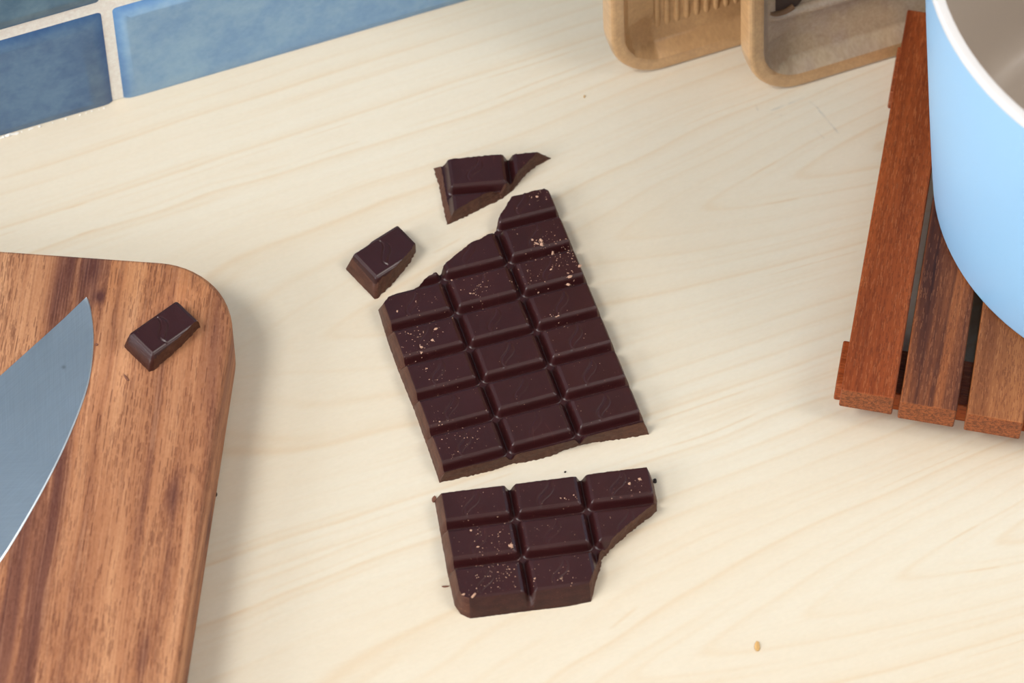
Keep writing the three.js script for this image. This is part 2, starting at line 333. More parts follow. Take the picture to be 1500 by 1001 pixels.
function inPoly(x, y, P) { let c = false; for (let i = 0, j = P.length - 1; i < P.length; j = i++) if ((P[i][1] > y) !== (P[j][1] > y) && x < (P[j][0] - P[i][0]) * (y - P[i][1]) / (P[j][1] - P[i][1]) + P[i][0]) c = !c; return c; }
// moulded surface height (mm) at u, v for cell boundaries us, vs
function mouldHeight(us, vs, T, depth, leafAmp = 1) {
  return (u, v) => {
    let i = 0; while (i + 2 < us.length && u > us[i + 1]) i++;
    let j = 0; while (j + 2 < vs.length && v > vs[j + 1]) j++;
    const cx = (us[i] + us[i + 1]) / 2, cy = (vs[j] + vs[j + 1]) / 2, hx = (us[i + 1] - us[i]) / 2 - 0.55, hy = (vs[j + 1] - vs[j]) / 2 - 0.55, r = 1.9;
    const qx = Math.abs(u - cx) - hx + r, qy = Math.abs(v - cy) - hy + r;
    const s = Math.hypot(Math.max(qx, 0), Math.max(qy, 0)) + Math.min(Math.max(qx, qy), 0) - r;
    const base = T - depth;
    const sl = clamp((0.5 - s) / 2.0), rise = sl * sl * (3 - 2 * sl);
    let h = base + (depth - 0.4) * rise + 0.4 * (1 - sstep(-2.25, -1.6, s));
    h -= 0.1 * sstep(-2, -6, s);
    const x = u - cx, y = v - cy;
    if (Math.abs(x) < 6 && Math.abs(y) < 7) {
      const fade = leafAmp * (0.35 + 0.65 * noise(cx * 1.3 + 5, cy * 1.7));
      const d = distLine(x, y, LC), d2 = distLine(x, y, LC2);
      h -= fade * (0.24 * Math.exp(-d * d / 0.08) + 0.1 * Math.exp(-d2 * d2 / 0.08));
      if (inPoly(x, y, LPOLY)) h += fade * 0.15 * sstep(0, 0.5, Math.min(d, d2));
    }
    return h;
  };
}
// verts: [u, v, bottomU, bottomV, kind]; the kind ('m' moulded, 'b' broken) belongs to the edge that starts there
function chocolate(name, label, category, pos, yaw, verts, H, step, seed, group) {
  const t = thing(name, label, category, pos, yaw, group);
  const rr = mulberry(seed), P = [], n = verts.length;
  for (let i = 0; i < n; i++) {                       // finer outline; broken edges get a ragged line
    const a = verts[i], b = verts[(i + 1) % n], L = Math.hypot(b[0] - a[0], b[1] - a[1]), m = Math.max(1, Math.round(L / 0.7));
    const nx = (b[1] - a[1]) / L, ny = -(b[0] - a[0]) / L;
    for (let k = 0; k < m; k++) {
      const q = k / m, j = (k ? (a[4] === 'b' ? 0.34 : 0.09) : 0) * (rr() - 0.5), jb = (a[4] === 'b' ? 0.5 : 0.14) * (rr() - 0.5);
      P.push([mix(a[0], b[0], q) + nx * j, mix(a[1], b[1], q) + ny * j, mix(a[2], b[2], q) + nx * jb, mix(a[3], b[3], q) + ny * jb, a[4]]);
    }
  }
  let area = 0; for (let i = 0; i < P.length; i++) { const a = P[i], b = P[(i + 1) % P.length]; area += a[0] * b[1] - b[0] * a[1]; }
  const sgn = area > 0 ? 1 : -1;                       // +1: clockwise seen from above (v towards viewer)
  let u0 = 1e9, u1 = -1e9, v0 = 1e9, v1 = -1e9; for (const p of P) { u0 = Math.min(u0, p[0]); u1 = Math.max(u1, p[0]); v0 = Math.min(v0, p[1]); v1 = Math.max(v1, p[1]); }
  u0 -= 1; v0 -= 1; const nu = Math.ceil((u1 + 1 - u0) / step), nv = Math.ceil((v1 + 1 - v0) / step);
  const poly = P.map((p) => [p[0], p[1]]), sd = new Float32Array((nu + 1) * (nv + 1));
  const buckets = new Map(), key = (a, b) => a * 1000 + b;
  P.forEach((p, i) => { const k = key(Math.floor(p[0] / 3), Math.floor(p[1] / 3)); if (!buckets.has(k)) buckets.set(k, []); buckets.get(k).push(i); });
  for (let j = 0; j <= nv; j++) for (let i = 0; i <= nu; i++) {
    const x = u0 + i * step, y = v0 + j * step; let m = 4; const bi = Math.floor(x / 3), bj = Math.floor(y / 3);
    for (let di = -1; di <= 1; di++) for (let dj = -1; dj <= 1; dj++) for (const k of buckets.get(key(bi + di, bj + dj)) || []) for (const kk of [k, (k + P.length - 1) % P.length]) {
      const a = P[kk], b = P[(kk + 1) % P.length], dx = b[0] - a[0], dy = b[1] - a[1], q = clamp(((x - a[0]) * dx + (y - a[1]) * dy) / (dx * dx + dy * dy + 1e-9));
      m = Math.min(m, (x - a[0] - q * dx) ** 2 + (y - a[1] - q * dy) ** 2);
    }
    sd[j * (nu + 1) + i] = Math.sqrt(m) * (inPoly(x, y, poly) ? 1 : -1);
  }
  const pos3 = [], idx = [], cache = new Map(), vid = (i, j) => j * (nu + 1) + i;
  const add = (k, x, y) => { let r = cache.get(k); if (r === undefined) { r = pos3.length / 3; pos3.push(x * MM, H(x, y) * MM, y * MM); cache.set(k, r); } return r; };
  const xy = (q) => [u0 + (q % (nu + 1)) * step, v0 + Math.floor(q / (nu + 1)) * step];
  for (let j = 0; j < nv; j++) for (let i = 0; i < nu; i++) for (const tri of [[vid(i, j), vid(i, j + 1), vid(i + 1, j)], [vid(i + 1, j), vid(i, j + 1), vid(i + 1, j + 1)]]) {
    if (sd[tri[0]] <= 0 && sd[tri[1]] <= 0 && sd[tri[2]] <= 0) continue;
    const out = [];
    for (let k = 0; k < 3; k++) {
      const a = tri[k], b = tri[(k + 1) % 3];
      if (sd[a] > 0) out.push(add('' + a, ...xy(a)));
      if ((sd[a] > 0) !== (sd[b] > 0)) { const lo = Math.min(a, b), hi = Math.max(a, b), q = sd[lo] / (sd[lo] - sd[hi]), A = xy(lo), B = xy(hi); out.push(add(lo + '_' + hi, mix(A[0], B[0], q), mix(A[1], B[1], q))); }
    }
    for (let k = 1; k + 1 < out.length; k++) idx.push(out[0], out[k], out[k + 1]);
  }
  const g = new THREE.BufferGeometry(); g.setAttribute('position', new THREE.Float32BufferAttribute(pos3, 3)); g.setIndex(idx); g.computeVertexNormals();
  const uo = (seed % 7) * 0.013; setUV(g, (x, y, z) => [x + uo, z + uo * 2]);
  mesh('moulded_top', g, chocTop, t);
  // sides, split into runs of one kind
  const rows = 9, N = P.length;
  const runs = []; let s0 = 0; while (s0 < N && P[(s0 + N - 1) % N][4] === P[s0][4]) s0++; if (s0 >= N) s0 = 0;
  for (let k = 0; k < N;) { const kind = P[(s0 + k) % N][4]; let m = 0; while (k + m < N && P[(s0 + k + m) % N][4] === kind) m++; runs.push([s0 + k, m, kind]); k += m; }
  for (const [st, m, kind] of runs) {
    const pp = [], ii = [], uv = []; let len = 0;
    for (let k = 0; k <= m; k++) {
      const p = P[(st + k) % N], nx0 = P[(st + k + 1) % N], pv = P[(st + k + N - 1) % N];
      let tx = nx0[0] - pv[0], ty = nx0[1] - pv[1]; const tl = Math.hypot(tx, ty) || 1; tx /= tl; ty /= tl; const ox = ty * sgn, oy = -tx * sgn;
      if (k) len += Math.hypot(p[0] - pv[0], p[1] - pv[1]);
      const h = H(p[0] - ox * 0.12, p[1] - oy * 0.12);
      for (let r = 0; r <= rows; r++) {
        const q = r / rows, ends = k === 0 || k === m ? 0 : 1;
        const bulge = kind === 'b' ? ends * Math.sin(Math.PI * q) * 1.0 * (fbm(len / 2.6 + seed, q * 3.2, 3) - 0.5) : 0.25 * Math.sin(Math.PI * q) * ends;
        const x = mix(p[0], p[2], q) + ox * bulge, y = mix(p[1], p[3], q) + oy * bulge;
        const round = q === 0 ? 0 : 0;
        pp.push((x - (q === 0 ? ox * 0.1 : 0)) * MM, (h * (1 - q) + round) * MM, (y - (q === 0 ? oy * 0.1 : 0)) * MM); uv.push((len + seed * 3) * MM, q * 7 * MM);
      }
    }
    for (let k = 0; k < m; k++) for (let r = 0; r < rows; r++) { const a = k * (rows + 1) + r, b = a + rows + 1; sgn > 0 ? ii.push(a, b, a + 1, b, b + 1, a + 1) : ii.push(a, a + 1, b, b, a + 1, b + 1); }
    const sg = new THREE.BufferGeometry(); sg.setAttribute('position', new THREE.Float32BufferAttribute(pp, 3)); sg.setAttribute('uv', new THREE.Float32BufferAttribute(uv, 2)); sg.setIndex(ii); sg.computeVertexNormals();
    const w = mesh(kind === 'b' ? 'broken_edge' : 'moulded_edge', sg, kind === 'b' ? chocBreak : kind === 's' ? chocSmooth : chocSide, t);
    if (kind === 'b') w.userData.label = 'rough brown broken edge';
  }
  { // underside
    const c2 = P.map((p) => new THREE.Vector2(p[2], p[3])), tr = THREE.ShapeUtils.triangulateShape(c2, []), bp = [], bi = [];
    for (const p of P) bp.push(p[2] * MM, 0.02 * MM, p[3] * MM);
    for (const f of tr) bi.push(...f);
    const bg = new THREE.BufferGeometry(); bg.setAttribute('position', new THREE.Float32BufferAttribute(bp, 3)); bg.setIndex(bi); bg.computeVertexNormals(); setUV(bg, (x, y, z) => [x, z]);
    mesh('underside', bg, chocSide, t);
  }
  t.userData.top = undefined; delete t.userData.top;
  return { t, poly, H };
}
const RP = 15.586, T0 = 7.0, D0 = 3.7;
const rowsFrom = (a, b) => { const r = []; for (let k = a; k <= b; k++) r.push(k * RP); return r; };
// the main slab
const mainBar = chocolate('chocolate_bar', 'largest slab of dark chocolate, seven rows tall with a stepped broken top left', 'chocolate', [-37.5 * MM, TOP, 91.1 * MM], -0.06294,
  [[1.2, 36.0, -0.3, 33.5, 'b'], [3.8, 33.6, 3.2, 33.0, 'b'], [9.3, 32.4, 9, 31.8, 'b'], [16.7, 30.2, 16.5, 29.8, 'b'], [22.9, 28.2, 22.8, 27.8, 'b'], [24.2, 28.2, 24, 27.6, 'b'], [26.0, 26.6, 26, 26.2, 'b'], [27.9, 25.3, 28, 25, 'b'], [32.9, 22.6, 33, 22.2, 'b'],
    [39.4, 19.4, 39.2, 19, 'b'], [43.4, 18.8, 43, 18.4, 'b'], [46.5, 17.2, 46.3, 16.8, 'b'], [49.0, 15.7, 48.8, 15.4, 'b'], [50.6, 14.0, 50.4, 13.8, 'b'], [51.9, 11.8, 51.6, 11.6, 'b'], [55.7, 7.9, 55.4, 7.6, 'b'], [59.3, 4.0, 58.8, 3.2, 'b'], [66.4, 3.9, 66.4, 2.6, 'b'],
    [71.9, 3.9, 72.6, 2.6, 'm'], [73.1, 5.2, 74.8, 4.0, 'm'], [73.3, 30, 75, 30, 'm'], [73.3, 70, 75.1, 70, 'm'], [73.3, 112.0, 75.2, 113.2, 'b'],
    [63.4, 111.8, 63.6, 111.9, 'b'], [50, 111.8, 52.0, 110.2, 'b'], [44, 111.8, 45.5, 110.6, 'b'], [37.6, 111.8, 39.3, 111.6, 'b'], [31, 111.4, 31.5, 111.4, 'b'], [24.2, 110.9, 25.2, 110.6, 'b'], [17.3, 111.3, 16.8, 111.2, 'b'], [9.1, 110.9, 8.5, 110.9, 'b'], [1.2, 110.6, -0.8, 110.6, 'm'],
    [1.2, 96, -0.6, 95, 'm'], [1.2, 80.2, -0.5, 79.5, 'm'], [1.2, 65, -1.0, 63, 'm'], [1.2, 49, -1.0, 48, 'm']],
  mouldHeight([-1.25, 25, 50, 75.75], rowsFrom(0, 8), T0, D0), 0.3, 11);
const lowBar = chocolate('chocolate_bar', 'three-row slab of dark chocolate with its lower right corner snapped away', 'chocolate', [-48.4 * MM, TOP, 207.0 * MM], -0.21457,
  [[1.2, 2.3, -0.9, 0.6, 'b'], [7.8, 2.3, 7.6, 1.8, 'b'], [22.4, 2.5, 22.3, 2.1, 'b'], [37.8, 2.4, 37.8, 2.0, 'b'], [48.8, 2.5, 48.8, 2.1, 'b'], [60, 2.2, 60, 1.8, 'b'], [73.1, 2.6, 74.6, 2.2, 'm'], [73.5, 6.3, 75.3, 6.0, 'm'], [73.4, 12.7, 75.2, 12.7, 'm'],
    [73.5, 17.4, 74.4, 16.6, 'b'], [70.5, 19.2, 70.7, 19.2, 'b'], [62.5, 24.6, 63.0, 24.2, 'b'], [55.4, 30.0, 55.8, 29.6, 'b'], [51.3, 33.4, 52.0, 33.4, 'b'], [49.9, 36.6, 50.9, 37.0, 'b'], [48.2, 40.2, 48.6, 41.6, 'b'], [45.6, 45.4, 45.7, 48.9, 's'],
    [38.7, 45.8, 37.2, 49.6, 's'], [30.7, 45.7, 30, 49.4, 's'], [19.6, 45.6, 19, 49.3, 's'], [10, 45.4, 9.5, 49.3, 's'], [4.4, 45.2, 4.2, 49.2, 'm'], [2.4, 44.2, 1.2, 47.0, 'm'], [1.6, 42, -0.3, 43.4, 'm'], [1.3, 30.2, -0.8, 30.2, 'm'], [1.2, 14.4, -0.9, 14.0, 'm']],
  mouldHeight([-1.25, 25, 50, 75.8], [0, RP, 2 * RP, 47.6], T0, D0), 0.3, 23);
const topPiece = chocolate('chocolate_shard', 'pointed shard of dark chocolate with one whole square, snapped off behind the largest slab', 'chocolate', [4.7 * MM, TOP, 72.3 * MM], -0.25872,
  [[-0.9, 1.4, -3.6, 0.2, 'b'], [2.3, 1.2, 2.0, 0.8, 'b'], [16.1, 0.9, 16, 0.4, 'b'], [22.9, 1.0, 22.8, 0.5, 'b'], [26.2, 1.4, 26.2, 0.9, 'b'], [34.8, 1.2, 40.4, -0.1, 'b'],
    [33.2, 3.2, 34.4, 3.0, 'b'], [30, 6.4, 30.2, 6.6, 'b'], [27.3, 9.1, 27.6, 9.4, 'b'], [24.4, 12.2, 23.9, 13.8, 'b'], [19.6, 15.6, 19.6, 17.0, 'b'], [14.4, 17.9, 13.4, 19.8, 'b'], [10.6, 20, 9.5, 21.7, 'b'], [5.5, 22.8, 5.0, 23.9, 'b'], [1.1, 25.2, -0.2, 26.3, 'b'], [0.3, 25.4, -1.2, 26.4, 'b'], [-0.5, 14.5, -2.2, 14, 'b'], [-0.6, 8, -2.4, 7.5, 'b']],
  mouldHeight([-0.1, 24.0, 48.5], [-2.2, 15.6, 31.2], T0 - 0.6, D0), 0.25, 37);
const squareOne = chocolate('chocolate_square', 'loose square of dark chocolate lying flat on the worktop beside the largest slab', 'chocolate', [-42 * MM, TOP, 103.2 * MM], 0.30377,
  [[0, 0.2, -2.4, -0.9, 'b'], [6.6, 0.0, 5.4, -0.4, 'b'], [13.2, -1.5, 12.6, -2.0, 'b'], [20.7, -1.7, 20.8, -2.0, 'b'], [21.2, 0, 22, 0, 'm'], [21.5, 9.6, 22.2, 8.8, 'b'], [18, 11.4, 18, 11.2, 'b'], [12.6, 13.0, 12, 13.4, 'b'], [7.1, 13.9, 5.2, 15.4, 'b'], [0.0, 14.4, -1.6, 16.8, 'm'], [-0.6, 13.4, -2.5, 16.4, 'm'], [-0.3, 1.2, -2.6, -0.4, 'm']],
  mouldHeight([-1.3, 23.0], [-2.4, 15.4], T0 + 0.4, D0, 1.6), 0.22, 41);
const squareTwo = chocolate('chocolate_square', 'loose square of dark chocolate lying on the walnut board beside the knife tip', 'chocolate', [-131.6 * MM, TOP + 26 * MM, 125.5 * MM], 0.36521,
  [[0, 0, -1.4, -1.0, 'b'], [6.4, -0.2, 6, -0.6, 'b'], [18.4, -0.4, 18.4, -0.9, 'b'], [21.4, -0.2, 22.4, -0.6, 's'], [22.0, 1.2, 23, 0.6, 's'], [22.1, 11.4, 23.2, 10.2, 'b'], [13, 12.7, 12.4, 12.4, 'b'], [0.9, 13.3, -0.4, 13.8, 's'], [-0.2, 12.4, -1.8, 13.2, 's'], [-0.2, 1.0, -1.8, -0.6, 's']],
  mouldHeight([-1.2, 23.2], [-1.6, 14.4], T0 + 0.2, D0, 1.8), 0.22, 53);

// crumbs: many tiny chips lying on the slabs
function chip(r, s) { const g = new THREE.IcosahedronGeometry(s, 0), p = g.attributes.position, m = new Map(); for (let i = 0; i < p.count; i++) { const k = p.getX(i).toFixed(7) + p.getY(i).toFixed(7) + p.getZ(i).toFixed(7); if (!m.has(k)) m.set(k, [0.5 + r(), 0.35 + 0.4 * r(), 0.5 + r()]); const q = m.get(k); p.setXYZ(i, p.getX(i) * q[0], p.getY(i) * q[1], p.getZ(i) * q[2]); } g.computeVertexNormals(); return g; }
function crumbs(bar, seed, n, hot, label) {
  const r = mulberry(seed), gs = [], y0 = bar.t.position.y, a = bar.t.rotation.y, ca = Math.cos(a), sa = Math.sin(a);
  let u0 = 1e9, u1 = -1e9, v0 = 1e9, v1 = -1e9; for (const p of bar.poly) { u0 = Math.min(u0, p[0]); u1 = Math.max(u1, p[0]); v0 = Math.min(v0, p[1]); v1 = Math.max(v1, p[1]); }
  const put = (u, v, s) => {
    if (!inPoly(u, v, bar.poly)) return;
    const g = chip(r, s); g.scale(1 + r() * 0.9, 1, 1); g.rotateY(r() * 6.3); g.translate(u * MM, bar.H(u, v) * MM + s * 0.25, v * MM); g.rotateY(a); g.translate(bar.t.position.x, y0, bar.t.position.z); gs.push(g);
  };
  for (let k = 0; k < n; k++) put(mix(u0, u1, r()), mix(v0, v1, r()), (0.06 + 0.1 * r() * r()) * MM);
  for (const [u, v, sp, m, sz] of hot) for (let k = 0; k < m; k++) put(u + (r() + r() + r() - 1.5) * sp, v + (r() + r() + r() - 1.5) * sp, (k < 2 ? sz : 0.06 + 0.12 * r()) * MM);
  const c = new THREE.Mesh(mergeGeometries(gs), crumbMat); c.name = numbered('chocolate_crumbs'); c.castShadow = c.receiveShadow = true; c.userData = { label, category: 'crumbs', kind: 'stuff' }; scene.add(c);
}
crumbs(mainBar, 5, 210, [[66, 28, 9, 60, 0.5], [64, 27, 2, 8, 0.55], [70, 37, 6, 50, 0.6], [68.5, 45, 2.5, 14, 0.75], [68, 7, 4, 16, 0.5], [55, 40, 8, 30, 0.3], [33, 40, 8, 36, 0.28], [14, 44, 9, 30, 0.35], [10, 54, 8, 40, 0.5], [5, 60, 4, 14, 0.45], [12, 72, 7, 18, 0.2], [12, 100, 9, 26, 0.2], [6, 92, 5, 12, 0.3], [58, 60, 8, 20, 0.3]], 'pale crumbs scattered over the top of the largest chocolate slab');
crumbs(lowBar, 6, 120, [[15, 22, 8, 40, 0.35], [15, 36, 8, 50, 0.22], [6, 45, 5, 24, 0.5], [24, 45, 8, 20, 0.35], [38, 45.3, 6, 26, 0.3], [22, 27, 2, 6, 0.55], [68, 9, 3, 8, 0.5], [46, 12, 4, 12, 0.3]], 'pale crumbs scattered over the three-row chocolate slab');
// single flakes lying about
function flake(name, label, category, x, y, z, len, w, turn, mat, seed) {
  const r = mulberry(seed), s = new THREE.Shape(), k = 9;
  for (let i = 0; i < k; i++) { const a = i / k * 6.283, q = 0.72 + 0.4 * r(); const px = Math.cos(a) * len / 2 * q, py = Math.sin(a) * w / 2 * q; i ? s.lineTo(px * MM, py * MM) : s.moveTo(px * MM, py * MM); }
  const g = new THREE.ExtrudeGeometry(s, { depth: 0.25 * MM, bevelEnabled: true, bevelSize: 0.1 * MM, bevelThickness: 0.08 * MM, bevelSegments: 1 }).rotateX(-Math.PI / 2);
  const p = g.attributes.position; for (let i = 0; i < p.count; i++) p.setY(i, p.getY(i) + 0.08 * MM + 0.06 * len * MM * (p.getX(i) / (len / 2 * MM)) ** 2);
  g.computeVertexNormals();
  const m = new THREE.Mesh(g, mat); m.name = numbered(name); m.position.set(x * MM, TOP + y * MM, z * MM); m.rotation.y = turn; m.castShadow = m.receiveShadow = true; m.userData = { label, category }; scene.add(m);
}
const inkMat = new THREE.MeshStandardMaterial({ color: lin(40, 28, 24), roughness: 0.7 }), tanMat = new THREE.MeshStandardMaterial({ color: lin(206, 164, 104), roughness: 0.8 });
flake('chocolate_crumb', 'nearly black crumb on the worktop against the long side of the walnut board', 'crumb', -119.6, 0, 178.4, 2.0, 1.2, 0.7, inkMat, 1);
flake('crumb', 'tan wedge-shaped crumb alone on the bare worktop nearest the camera', 'crumb', 31.5, 0, 300.8, 3.6, 1.9, 1.25, tanMat, 2);
flake('chocolate_shaving', 'thin brown shaving beside the left edge of the three-row chocolate slab', 'shaving', -58.2, 0, 241.3, 2.4, 0.5, -0.3, crumbDark, 3);
flake('chocolate_shaving', 'light brown flake at the top left corner of the three-row chocolate slab', 'shaving', -49.6, 0, 207.2, 2.6, 1.6, 1.0, crumbDark, 4);
flake('chocolate_crumb', 'dark crumb touching the right edge of the three-row chocolate slab', 'crumb', 24.8, 0, 227.6, 1.8, 1.2, 1.2, inkMat, 5);
flake('chocolate_shaving', 'thin reddish shaving on the walnut board below the loose square', 'shaving', -136.8, 26, 138.1, 3.4, 0.7, -1.3, crumbDark, 6);
flake('chocolate_crumb', 'small brown crumb on the walnut board next to the knife edge', 'crumb', -142.1, 26, 121.2, 1.0, 0.9, 0.3, crumbDark, 7);
flake('crumb', 'small tan fleck on the worktop in front of the baking trays', 'crumb', 66.3, 0, 59.7, 1.2, 0.4, 1.1, tanMat, 8);
flake('chocolate_crumb', 'tiny dark speck on the worktop between the two big slabs', 'crumb', -2.9, 0, 212.9, 0.6, 0.5, 0, inkMat, 9);
{ // white grout bits along the foot of the tiles
  const r = mulberry(91), gs = [];
  for (const [x, s] of [[-141.2, 0.75], [-136, 0.3], [-129, 0.6], [-124, 0.3], [-118.8, 0.45], [-113.4, 0.4], [-111, 0.3], [-108.7, 0.45], [-106, 0.25], [-104, 0.3], [-133, 0.3], [-143, 0.5]]) { const g = chip(r, s * MM); g.scale(1.2, 1.6, 1); g.translate(x * MM, TOP + s * 0.6 * MM, 0.7 * MM); gs.push(g); }
  for (let k = 0; k < 26; k++) { const g = chip(r, (0.35 + 0.4 * r()) * MM); g.scale(3, 0.7, 1); g.translate((-170 + 38 * r()) * MM, TOP + 0.2 * MM, (0.5 + 0.4 * r()) * MM); gs.push(g); }
  const c = new THREE.Mesh(mergeGeometries(gs), grout); c.name = 'grout_crumbs'; c.castShadow = c.receiveShadow = true; c.userData = { label: 'white grout bits along the foot of the left blue tile', category: 'crumbs', kind: 'stuff' }; scene.add(c);
}

// ------------------------------------------------------------------ walnut cutting board (local x runs left from the right edge, local z down the long side)
{
  const W = 258, L = 380, R = 29, Tb = 26;
  const b = thing('cutting_board', 'thick walnut cutting board with rounded corner holding the knife', 'cutting board', [-84.2 * MM, TOP, 106.8 * MM], 0);
  const d1 = new THREE.Vector3(-0.899, 0, -0.437).normalize(), d2 = new THREE.Vector3(-0.437, 0, 0.899).normalize();
  b.quaternion.setFromRotationMatrix(new THREE.Matrix4().makeBasis(d1.clone().negate(), new THREE.Vector3(0, 1, 0), d2));
  // local X = -inward distance
  const prof = [[2, 0], [0.6, 0.5], [0, 2], [0, Tb - 3.4], [0.2, Tb - 2], [0.8, Tb - 0.9], [1.9, Tb - 0.2], [3.2, Tb], [9, Tb]];
  const loops = prof.map(([i, y]) => rrect(W, L, R, i, 14).map(([x, z]) => [-x * MM, y * MM, z * MM]));
  const g = loft(loops, { capStart: true, capEnd: true, crease: 0.9, uv: (x, y, z, nx, ny, nz) => [-x + (Math.abs(ny) < 0.6 && Math.abs(nx) > 0.6 ? (y - Tb * MM) * 0.6 : 0), z + (Math.abs(nz) > 0.75 ? y * 0.25 : 0)] });
  const cuts = [-1, SEAM, 2 * SEAM, 3 * SEAM, 4 * SEAM, 5 * SEAM, W + 1];
  for (let k = 0; k + 1 < cuts.length; k++) {
    let s = clipSoup(g, (x) => -x / MM - cuts[k]); s = clipSoup(s, (x) => cuts[k + 1] + x / MM);
    const m = mesh('stave', s, walnut, b); if (k < 2) m.userData.label = k ? 'darker purple-brown stave' : 'lighter orange-brown stave';
  }
}

// ------------------------------------------------------------------ chef's knife: local x from tip to handle along the spine, local z towards the edge
{
  const k = thing('chef_knife', 'broad steel kitchen knife lying flat on the walnut board', 'knife', [-139.4 * MM, TOP + 26.05 * MM, 101.4 * MM]);
  const ax = new THREE.Vector3(-0.872, 0, 0.49).normalize(), az = new THREE.Vector3(0.49, 0, 0.872).normalize();
  k.quaternion.setFromRotationMatrix(new THREE.Matrix4().makeBasis(ax, new THREE.Vector3(0, 1, 0), az.clone().multiplyScalar(1)));
  // the basis is left-handed only if cross(x,y) != z
  const z = new THREE.Vector3().crossVectors(ax, new THREE.Vector3(0, 1, 0)), flip = z.dot(az) < 0 ? -1 : 1;
  k.quaternion.setFromRotationMatrix(new THREE.Matrix4().makeBasis(ax, new THREE.Vector3(0, 1, 0), z));
  const edge = new THREE.CatmullRomCurve3([[0, 0.6], [1.4, 2.7], [8.4, 10.9], [16.1, 17.9], [26.1, 25.2], [41.8, 33.2], [59.7, 40.5], [80.6, 47.4], [97.6, 52.0], [125, 56.6], [160, 59], [205, 59.5]].map(([a, b]) => new THREE.Vector3(a, b, 0)), false, 'centripetal').getPoints(120);
  const nW = 14, pos = [], idx = [], uv = [];
  for (const top of [1, 0]) for (let i = 0; i < edge.length; i++) for (let j = 0; j <= nW; j++) {
    const s = edge[i].x, w = edge[i].y, q = j / nW, sp = 0.35 * sstep(0, 14, s) - 0.35;
    const qq = j === nW ? 1 : j === nW - 1 ? 1 - Math.min(0.5, 0.5 / Math.max(w, 2)) : q * (1 - Math.min(0.5, 0.5 / Math.max(w, 2)));
    const th = 0.9 + 1.1 * sstep(0, 150, s), half = th * (j === nW ? 0.06 : mix(1, 0.24, qq)) ;
    pos.push(s * MM, (top ? half + 0.1 : 0.02) * MM, flip * (sp + (w - sp) * qq) * MM); uv.push(s * MM, w * qq * MM);
  }
  const cw = nW + 1, off = edge.length * cw;
  for (let i = 0; i + 1 < edge.length; i++) for (let j = 0; j < nW; j++) { const a = i * cw + j, b = a + cw; idx.push(a, a + 1, b, b, a + 1, b + 1); idx.push(a + off, b + off, a + 1 + off, b + off, b + 1 + off, a + 1 + off); }
  for (let i = 0; i + 1 < edge.length; i++) for (const j of [0, nW]) { const a = i * cw + j, b = a + cw; idx.push(a, b, a + off, b, b + off, a + off); }
  for (const i of [0, edge.length - 1]) for (let j = 0; j < nW; j++) { const a = i * cw + j; idx.push(a, a + 1, a + off, a + 1, a + 1 + off, a + off); }
  let g = new THREE.BufferGeometry(); g.setAttribute('position', new THREE.Float32BufferAttribute(pos, 3)); g.setAttribute('uv', new THREE.Float32BufferAttribute(uv, 2)); g.setIndex(idx);
  g = toCreasedNormals(g, 0.12);
  mesh('blade', g, steel, k);
  const hb = new THREE.Shape(); hb.moveTo(0, 1); hb.lineTo(14, 1); hb.lineTo(14, 27); hb.quadraticCurveTo(3, 29, 0, 40); hb.closePath();
  mesh('bolster', new THREE.ExtrudeGeometry(hb, { depth: 4, bevelEnabled: true, bevelSize: 0.8, bevelThickness: 0.8 }).scale(MM, MM * flip, MM).rotateX(Math.PI / 2).translate(0.204, 0.0056, 0), steel, k);
  const hs = new THREE.Shape(); hs.moveTo(0, 1); hs.lineTo(100, 0); hs.quadraticCurveTo(118, 2, 116, 22); hs.quadraticCurveTo(112, 32, 100, 28); hs.quadraticCurveTo(60, 22, 0, 27); hs.closePath();
  mesh('handle', new THREE.ExtrudeGeometry(hs, { depth: 3.2, bevelEnabled: true, bevelSize: 1.5, bevelThickness: 1.4, bevelSegments: 3 }).scale(MM, MM * flip, MM).rotateX(Math.PI / 2).translate(0.22, 0.0056, 0), handleMat, k);
}

